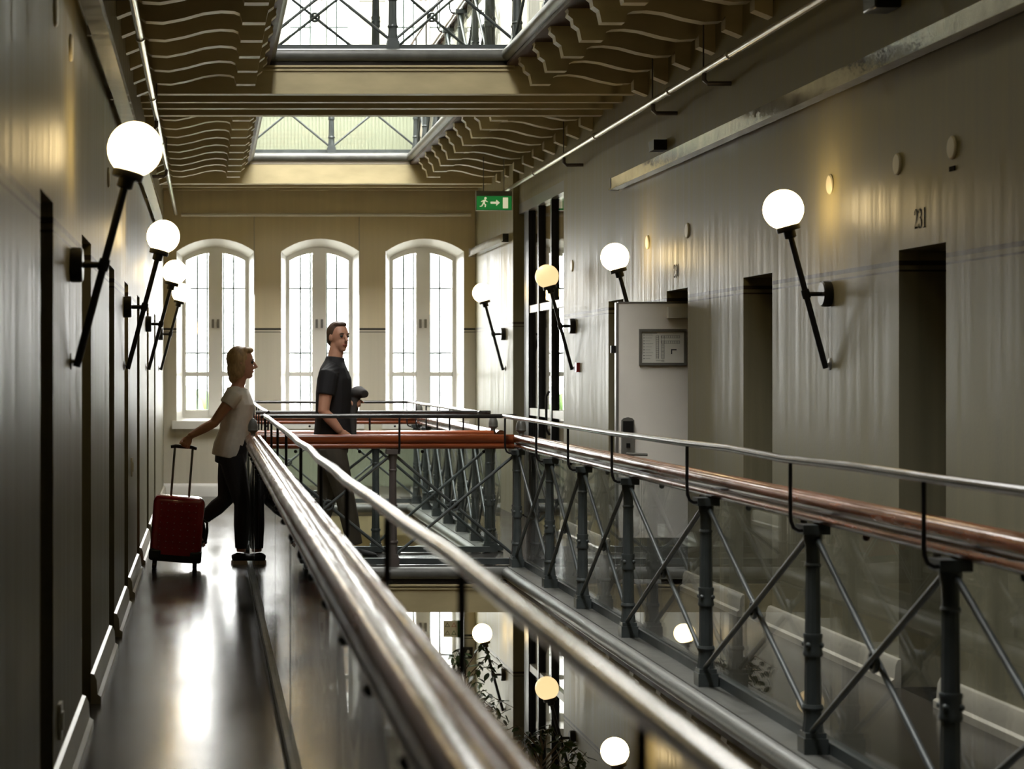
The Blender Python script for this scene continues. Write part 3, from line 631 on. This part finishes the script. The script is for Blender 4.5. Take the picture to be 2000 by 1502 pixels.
# things seen on the storey below
t = thing('recycling_sign', 'small board with four triangle symbols before the lower window', 'sign', (2.62, YF - .06, -1.45))
xa, za = 2.69, -1.60
box(xa, xa + .20, YF - .06, YF - .045, za, za + .19).build('board', 'paper', t); box(xa + .165, xa + .20, YF - .065, YF - .06, za, za + .19).build('edge_strip', 'recycle_green', t)
for i, (u, v, m) in enumerate(((.045, .135, 'ink'), (.12, .135, 'recycle_red'), (.045, .045, 'frame_grey'), (.12, .045, 'recycle_green'))):
    b = B(); R1, R2 = .034, .022
    o = [(xa + u + R1 * math.sin(k * 2 * PI / 3), za + v + R1 * math.cos(k * 2 * PI / 3)) for k in range(3)]; q = [(xa + u + R2 * math.sin(k * 2 * PI / 3), za + v + R2 * math.cos(k * 2 * PI / 3)) for k in range(3)]
    b.add([(p[0], YF - .063, p[1]) for p in o + q], [(k, (k + 1) % 3, 3 + (k + 1) % 3, 3 + k) for k in range(3)]).build('triangle', m, t, 0)
t = thing('small_picture', 'small black framed picture with a pale shape beside the lower lamp', 'picture', (2.97, YF, -1.8)); xa, za = 2.90, -1.85
box(xa, xa + .13, YF - .02, YF, za, za + .13).build('frame', 'black_plastic', t); box(xa + .02, xa + .11, YF - .022, YF - .02, za + .02, za + .11).build('mat', 'grey_cloth', t)
b = B(); b.ball((xa + .075, YF - .022, za + .08), (.018, .002, .02), 10, 6); b.ball((xa + .06, YF - .022, za + .05), (.02, .002, .022), 10, 6); b.build('pale_shape', 'paper', t)

# ------------------------------------------------------------------ weeping figs on the ground floor
def leaf_mesh():
    b = B(); L = .075; prof = [(0, .002), (.15, .013), (.4, .019), (.65, .015), (.85, .007), (1, .001)]; vs = []; fs = []
    for t, wd in prof: vs += [(-wd, t * L, -.012 * t * t + .004), (0, t * L, -.012 * t * t), (wd, t * L, -.012 * t * t + .004)]
    for i in range(len(prof) - 1): a = i * 3; fs += [(a, a + 1, a + 4, a + 3), (a + 1, a + 2, a + 5, a + 4)]
    return b.add(vs, fs).mesh('leaf', 'leaf_green', 60)
LEAF = leaf_mesh()
def fig(label, x, y, top, spread, nl, seed):
    r = random.Random(seed); t = thing('potted_fig', label, 'plant', (x, y, DN), 'potted figs on the ground floor')
    B().lathe([(.14, 0), (.15, .02), (.19, .34), (.20, .36), (.18, .36), (.17, .30)], (x, y, DN), n=20).build('pot', 'pot_grey', t)
    hz = top - DN; B().loft([(x, y, DN + .3), (x + .03, y, DN + hz * .4), (x - .02, y + .02, DN + hz * .75), (x, y, top - .15)], [.022, .018, .012, .006], 8).build('trunk', 'bark', t)
    nb = max(6, nl // 9)
    for i in range(nb):
        a = r.uniform(0, 2 * PI); zz = top - r.uniform(.05, .6); rr = spread * r.uniform(.5, 1.0)
        p = [Vector((x, y, zz - .15)), Vector((x + .5 * rr * math.cos(a), y + .5 * rr * math.sin(a), zz + .05)), Vector((x + rr * math.cos(a), y + rr * math.sin(a), zz - .06))]
        B().loft(p, [.006, .004, .002], 6).build('branch', 'bark', t)
        for k in range(nl // nb):
            f = r.uniform(.25, 1.0); c = p[0].lerp(p[1], f * 2) if f < .5 else p[1].lerp(p[2], f * 2 - 1)
            o = place('leaf', LEAF, t, c + Vector((r.uniform(-.03, .03), r.uniform(-.03, .03), r.uniform(-.03, .03)))); o.rotation_euler = (r.uniform(-1.1, .2), r.uniform(-.5, .5), r.uniform(0, 2 * PI)); s_ = r.uniform(.8, 1.35); o.scale = (s_, s_, s_)
fig('leafy fig below the footbridge, before the lower end lamp', 2.22, 17.6, -.92, .46, 230, 1)
fig('leafy fig below, under the lower lamp by the glass screen', 2.6, 15.9, -1.3, .46, 230, 2)
fig('leafy fig below, seen mirrored in the railing glass', .12, 17.6, -.95, .5, 230, 3)
fig('leafy fig below, mirrored nearer in the dark railing glass', .1, 14.6, -1.4, .45, 100, 4)

# garden outside the windows
def bush(label, x, y, z, r, seed):
    rd = random.Random(seed); b = B()
    for k in range(14): b.ball((x + rd.uniform(-r, r), y + rd.uniform(-r, r) * .5, z + rd.uniform(-.5, 1) * r), r * rd.uniform(.25, .5), 9, 6)
    t = thing('garden_tree', label, 'tree', (x, y, DN - 1), 'trees outside the end windows'); b.build('crown', 'garden_green', t, 60)
    B().loft([(x, y, DN - 1), (x, y, z)], .12, 8).build('trunk', 'bark', t)
bush('pale green tree outside the leftmost window', .5, 36, -.2, 1.2, 1); bush('pale green tree outside the middle window', 2.6, 38, -.3, 1.0, 2); bush('pale green tree outside the rightmost window', 5.4, 37, -.2, 1.2, 3)
smesh('ground_outside', box(-30, 40, YF + .4, 90, DN - 1.2, DN - 1), 'facade_pale', 'pale yard outside')

# ------------------------------------------------------------------ suitcase
sx, sy = -.24, 14.86
t = thing('suitcase', 'red hard shell suitcase with black corners, pulled along the walkway', 'suitcase', (sx, sy, 0))
def bev(o, wd, seg=4):
    m = o.modifiers.new('bevel', 'BEVEL'); m.width = wd; m.segments = seg; m.limit_method = 'ANGLE'; return o
TL = math.tan(math.radians(4.5))
bev(box(sx - .185, sx + .185, sy - .11, sy + .11, .06, .525).build('shell', 'suitcase_red', t), .045)
box(sx - .188, sx + .188, sy - .008, sy + .008, .10, .48).build('zip_band', 'black_plastic', t)
b = B()
for i in range(6):
    for j in range(8): b.box(sx - .125 + i * .05 - .004, sx - .125 + i * .05 + .004, sy - .113, sy - .108, .15 + j * .045, .154 + j * .045)
b.build('studs', 'stud_pink', t, 0)['kind'] = 'stuff'
for s_ in (-1, 1):
    for q in (-1, 1):
        x_, y_ = sx + s_ * .145, sy + q * .075
        bev(box(x_ - .046, x_ + .046, y_ - .04, y_ + .04, .052, .14).build('corner_guard', 'black_plastic', t), .02, 3)
        zf = s_ * .145 * TL
        wl_ = B(); wl_.lathe([(.022, -.016), (.026, -.012), (.026, .012), (.022, .016)], (x_, y_, .026 + zf), (1, 0, 0), 16); wl_.box(x_ - .016, x_ + .016, y_ - .012, y_ + .012, .03 + zf, .075)
        wl_.build('wheel', 'black_plastic', t)
box(sx - .16, sx + .16, sy - .112, sy - .08, .052, .10).build('base_guard', 'black_plastic', t)
B().loft([(sx + .183, sy, .20), (sx + .212, sy, .215), (sx + .218, sy, .28), (sx + .212, sy, .345), (sx + .183, sy, .36)], .010, 8).build('side_handle', 'black_plastic', t, 60)
for s_ in (-1, 1): B().loft([(sx + s_ * .065, sy + .06, .52), (sx + s_ * .065, sy + .06, .87)], .0085, 10).build('handle_tube', 'frame_grey', t, 60)
B().loft([(sx - .095, sy + .06, .872), (sx - .06, sy + .06, .88), (sx + .06, sy + .06, .88), (sx + .095, sy + .06, .872)], [.011, .014, .014, .011], 10).build('grip', 'black_plastic', t, 60)
t.rotation_euler.y = math.radians(4.5)

# ------------------------------------------------------------------ people
def fleshed(b, name, m, parent, voxel=.007, it=4):
    o = b.build(name, m, parent, 0); r = o.modifiers.new('skin', 'REMESH'); r.mode = 'VOXEL'; r.voxel_size = voxel; r.use_smooth_shade = True
    q = o.modifiers.new('soften', 'SMOOTH'); q.factor = .5; q.iterations = it; return o
Yr = (0, 1, 0)
def head(b, hair, c, ang, style, parent):
    R_ = Matrix.Rotation(ang, 3, 'Z'); c = Vector(c); f = R_ @ Vector((1, 0, 0)); sd = R_ @ Vector((0, 1, 0)); up = Vector((0, 0, 1))
    b.ball(c + up * .02 - f * .006, (.094, .073, .098), 16, 12, R_); b.ball(c + f * .026 - up * .042, (.062, .055, .072), 14, 10, R_)
    b.ball(c + f * .056 - up * .092, (.026, .028, .020), 10, 8, R_)
    b.loft([c + f * .082 + up * .018, c + f * .098 - up * .006, c + f * .110 - up * .024, c + f * .092 - up * .034], [.009, .011, .014, .011], 8)
    for s_ in (-1, 1):
        b.ball(c + sd * .074 * s_ - f * .005 - up * .005, (.017, .008, .028), 8, 8, R_); b.ball(c + f * .074 + sd * .03 * s_ + up * .026, (.012, .02, .008), 8, 6, R_)
    e = B(); B_ = B()
    for s_ in (-1, 1):
        B().ball(c + f * .079 + sd * .029 * s_ + up * .008, .0105, 10, 8).build('eye', 'ink', parent)
        B().loft([c + f * .090 + sd * .014 * s_ + up * .026, c + f * .088 + sd * .03 * s_ + up * .03, c + f * .078 + sd * .045 * s_ + up * .026], [.003, .004, .002], 6).build('eyebrow', 'hair_brown', parent)
    B().ball(c + f * .083 - up * .060, (.008, .022, .007), 10, 6, R_).build('lips', 'lip', parent)
    if style == 'bob':
        hair.ball(c - f * .024 + up * .034, (.094, .086, .100), 16, 12, R_); hair.ball(c - f * .045 - up * .035, (.066, .080, .105), 14, 10, R_)
        for s_ in (-1, 1): hair.ball(c - f * .018 + sd * .06 * s_ - up * .03, (.050, .024, .085), 12, 10, R_)
        hair.ball(c - f * .055 - up * .105, (.045, .066, .05), 12, 8, R_); hair.ball(c + f * .035 + up * .098, (.055, .06, .028), 12, 8, R_)
    else:
        hair.ball(c - f * .020 + up * .034, (.090, .078, .092), 16, 12, R_); hair.ball(c + f * .018 + up * .098, (.058, .055, .024), 12, 8, R_); hair.ball(c - f * .045 - up * .01, (.055, .070, .075), 12, 10, R_)
def hand(b, wrist, d, palm_n, curl, side, size=1.0):
    """wrist point, direction of the hand, palm normal (fingers curl towards it)"""
    d = Vector(d).normalized(); pn = Vector(palm_n); pn = (pn - d * pn.dot(d)).normalized(); w_ = d.cross(pn) * side; p0 = Vector(wrist); S = size
    b.loft([p0, p0 + d * .03 * S, p0 + d * .085 * S], [(.022 * S, .022 * S), (.036 * S, .016 * S), (.040 * S, .014 * S)], 10, tuple(w_))
    for i, (o, L) in enumerate(((.031, .070), (.0105, .078), (-.0105, .072), (-.031, .056))):
        q = p0 + d * .082 * S + w_ * o * S; pts = [q]; a = 0
        for k in range(3): a += curl; q = q + (d * math.cos(a) + pn * math.sin(a)) * L / 3 * S; pts.append(q)
        b.loft(pts, [.0092 * S, .009 * S, .0085 * S, .007 * S], 8)
    q = p0 + d * .025 * S + w_ * .028 * S; a1 = (w_ * (.3 if curl > .8 else .75) + d * .6 + pn * (.5 if curl > .8 else .2)).normalized(); a2 = (d * .7 + pn * .7 * min(1, curl) + w_ * .15).normalized()
    b.loft([q, q + a1 * .035 * S, q + a1 * .04 * S + a2 * .03 * S, q + a1 * .04 * S + a2 * .05 * S], [.013 * S, .011 * S, .010 * S, .008 * S], 8)
def pt(y0):
    return lambda px, py, dy=0.: Vector(((px - 405) * (y0 + dy) / 4000, y0 + dy, H - (py - 727) * (y0 + dy) / 4000))

# woman, facing along the footbridge, pulling the suitcase behind her
W = pt(15.24)
t = thing('person', 'blonde woman in white T-shirt and black trousers striding, pulling the red suitcase', 'person', (.24, 15.24, 0))
bd, sh, tr, hr = B(), B(), B(), B()
neck0, neck1 = W(462, 762), W(470, 735)
hc = W(472, 710)
bd.loft([neck0, neck1, hc], [(.052, .052), (.046, .046), (.046, .05)], 12, Yr)
head(bd, hr, hc, -.06, 'bob', t)
torso = [W(449, 905), W(453, 880), W(459, 845), W(463, 815), W(464, 790), W(463, 768), W(464, 756)]
trad = [(.155, .10), (.170, .112), (.140, .095), (.150, .105), (.168, .108), (.165, .085), (.09, .06)]
bd.loft(torso, trad, 16, Yr)
shR, elR, wrR = W(456, 773, -.175), W(418, 826, -.21), W(383, 868, -.30)
grip_pt = Vector((sx + .07, sy + .06, .88)); wrR = grip_pt + Vector((.04, .022, .072))
bd.loft([W(460, 770, -.13), shR, shR.lerp(elR, .5), elR, elR.lerp(wrR, .35), wrR], [.05, .049, .042, .036, .036, .024], 12, Yr)
hand(bd, wrR, (-.42, -.1, -1), (0, -1, 0), 1.0, 1, .92)
shL, elL, wrL = W(466, 773, .175), W(486, 832, .22), W(508, 868, .20)
bd.loft([W(464, 770, .13), shL, elL, wrL], [.05, .048, .036, .024], 12, Yr); hand(bd, wrL, (.6, 0, -.6), (0, -1, 0), .5, -1, .92)
hipR, knR, anR = W(452, 893, -.085), W(474, 985, -.085), W(471, 1078, -.085)
hipL, knL, anL = W(452, 893, .085), W(441, 975, .085), W(395, 1015, .09)
for a, k_, c_ in ((hipR, knR, anR), (hipL, knL, anL)): bd.loft([a, a.lerp(k_, .5), k_, k_.lerp(c_, .35), c_], [.088, .074, .055, .055, .034], 12, Yr)
ft = Vector((anR.x, anR.y, 0)); bd.loft([ft + Vector((-.03, 0, .045)), ft + Vector((.06, 0, .04)), ft + Vector((.13, 0, .032))], [(.03, .03), (.036, .026), (.03, .018)], 10, Yr)
dL = (anL - knL).normalized(); toe = Vector((-dL.z, 0, dL.x)) * -1
toe = Vector((.35, 0, -.94)); bd.loft([anL + dL * .03, anL + dL * .05 + toe * .09, anL + dL * .05 + toe * .16], [(.03, .03), (.036, .026), (.03, .018)], 10, Yr)
fleshed(bd, 'body', 'skin', t, .006)
sh.loft([W(446, 893), W(450, 872), W(457, 845), W(463, 815), W(465, 790), W(463, 769), W(464, 757)], [(.185, .128), (.182, .128), (.160, .112), (.166, .120), (.182, .122), (.178, .098), (.105, .075)], 16, Yr)
for S_, E_, q in ((shR, elR, -1), (shL, elL, 1)): sh.loft([W(461, 770, q * .11), S_, S_.lerp(E_, .34)], [.066, .064, .062], 12, Yr)
fleshed(sh, 'shirt', 'white_cloth', t, .007)
tr.loft([W(448, 908), W(451, 893), W(456, 868), W(459, 850)], [(.160, .112), (.178, .120), (.165, .112), (.148, .102)], 16, Yr)
for a, k_, c_ in ((hipR, knR, anR), (hipL, knL, anL)): tr.loft([a, a.lerp(k_, .5), k_, k_.lerp(c_, .4), k_.lerp(c_, .93)], [.098, .084, .064, .063, .046], 12, Yr)
fleshed(tr, 'trousers', 'black_cloth', t, .007)
fleshed(hr, 'hair', 'hair_blonde', t, .006, 3)
def shoe(a, d, n, t, sole='rubber_white', up='black_cloth'):
    """a: sole point under the ankle, d: toe direction, n: up"""
    a, d, n = Vector(a), Vector(d).normalized(), Vector(n).normalized()
    b = B(); b.loft([a - d * .07 + n * .045, a - d * .03 + n * .052, a + d * .05 + n * .048, a + d * .12 + n * .038, a + d * .165 + n * .032], [(.026, .022), (.038, .034), (.042, .03), (.042, .022), (.026, .012)], 14, Yr)
    s1 = fleshed(b, 'shoe', up, t, .006, 3)
    c = [(-.075, .018), (-.06, .034), (0, .036), (.08, .044), (.14, .04), (.172, .018)]; oy = Vector((0, 1, 0))
    poly = c + [(u, -v) for u, v in c[::-1]]
    B().prism(poly, lambda u, v, q: a + d * u + oy * v + n * q, .0, .028).build('sole', sole, s1, 30)
shoe(ft, (1, 0, 0), (0, 0, 1), t); shoe(anL + dL * .075, toe, -dL, t)

# man on the footbridge, looking back over his shoulder
W = pt(15.62)
t = thing('person', 'short haired man in black polo shirt and brown trousers walking on the footbridge', 'person', (.98, 15.62, 0))
bd, sh, tr, hr, be = B(), B(), B(), B(), B()
hc = W(661, 659)
bd.loft([W(653, 712), W(656, 690), hc], [(.064, .062), (.058, .058), (.05, .05)], 12, Yr)
head(bd, hr, hc, -1.0, 'short', t)
bd.loft([W(648, 880), W(649, 850), W(650, 810), W(652, 770), W(653, 740), W(652, 718), W(653, 706)], [(.165, .115), (.172, .122), (.160, .115), (.185, .122), (.195, .118), (.180, .09), (.09, .065)], 16, Yr)
shR, elR, wrR = W(641, 733, -.20), W(632, 803, -.235), W(664, 842, -.22)
bd.loft([W(650, 726, -.14), shR, shR.lerp(elR, .5), elR, elR.lerp(wrR, .35), wrR], [.062, .062, .052, .044, .044, .03], 12, Yr)
hand(bd, wrR, (.75, 0, -.65), (0, 1, .2), .35, -1)
shL, elL, wrL = W(664, 733, .20), W(664, 795, .24), W(684, 782, .05)
bd.loft([W(655, 726, .14), shL, elL, elL.lerp(wrL, .35), wrL], [.062, .060, .044, .044, .03], 12, Yr)
hand(bd, wrL, (.35, -1, .05), (.2, 0, -1), .75, 1)
hipR, knR, anR = W(648, 872, -.09), W(674, 972, -.09), W(693, 1064, -.09)
hipL, knL, anL = W(648, 872, .09), W(638, 975, .09), W(612, 1062, .09)
for a, k_, c_ in ((hipR, knR, anR), (hipL, knL, anL)): bd.loft([a, a.lerp(k_, .5), k_, k_.lerp(c_, .35), c_], [.095, .08, .06, .06, .038], 12, Yr)
fleshed(bd, 'body', 'skin', t, .006)
sh.loft([W(648, 862), W(649, 840), W(650, 810), W(652, 770), W(653, 740), W(652, 719), W(654, 706), W(655, 697)], [(.190, .142), (.186, .138), (.176, .132), (.200, .138), (.210, .132), (.194, .104), (.10, .078), (.074, .07)], 16, Yr)
for S_, E_, q in ((shR, elR, -1), (shL, elL, 1)): sh.loft([W(651, 726, q * .12), S_, S_.lerp(E_, .55)], [.078, .078, .070], 12, Yr)
fleshed(sh, 'polo_shirt', 'black_cloth', t, .007)
tr.loft([W(648, 885), W(648, 865), W(649, 835)], [(.172, .124), (.182, .132), (.172, .125)], 16, Yr)
for a, k_, c_ in ((hipR, knR, anR), (hipL, knL, anL)): tr.loft([a, a.lerp(k_, .5), k_, k_.lerp(c_, .4), c_], [.106, .092, .074, .072, .060], 12, Yr)
fleshed(tr, 'trousers', 'brown_cloth', t, .007)
fleshed(hr, 'hair', 'hair_brown', t, .006, 3)
shoe((anR.x, anR.y, .001), (1, 0, 0), (0, 0, 1), t, 'black_plastic'); shoe((anL.x, anL.y, .02), (1, 0, -.15), (.15, 0, 1), t, 'black_plastic')
# jacket folded over his far hand
b = B(); c = wrL + Vector((.03, -.07, -.01))
b.loft([c + Vector((-.03, .05, .05)), c + Vector((.03, .0, .075)), c + Vector((.075, -.05, .06))], [(.05, .045), (.075, .05), (.045, .03)], 12, Yr); b.loft([c + Vector((.0, .03, .03)), c + Vector((-.02, .04, -.1)), c + Vector((-.01, .04, -.26))], [(.07, .045), (.08, .04), (.07, .025)], 12, Yr)
o = fleshed(b, 'jacket', 'grey_cloth', None, .008); tag(o, 'dark grey jacket folded over the hand of the man', 'jacket')
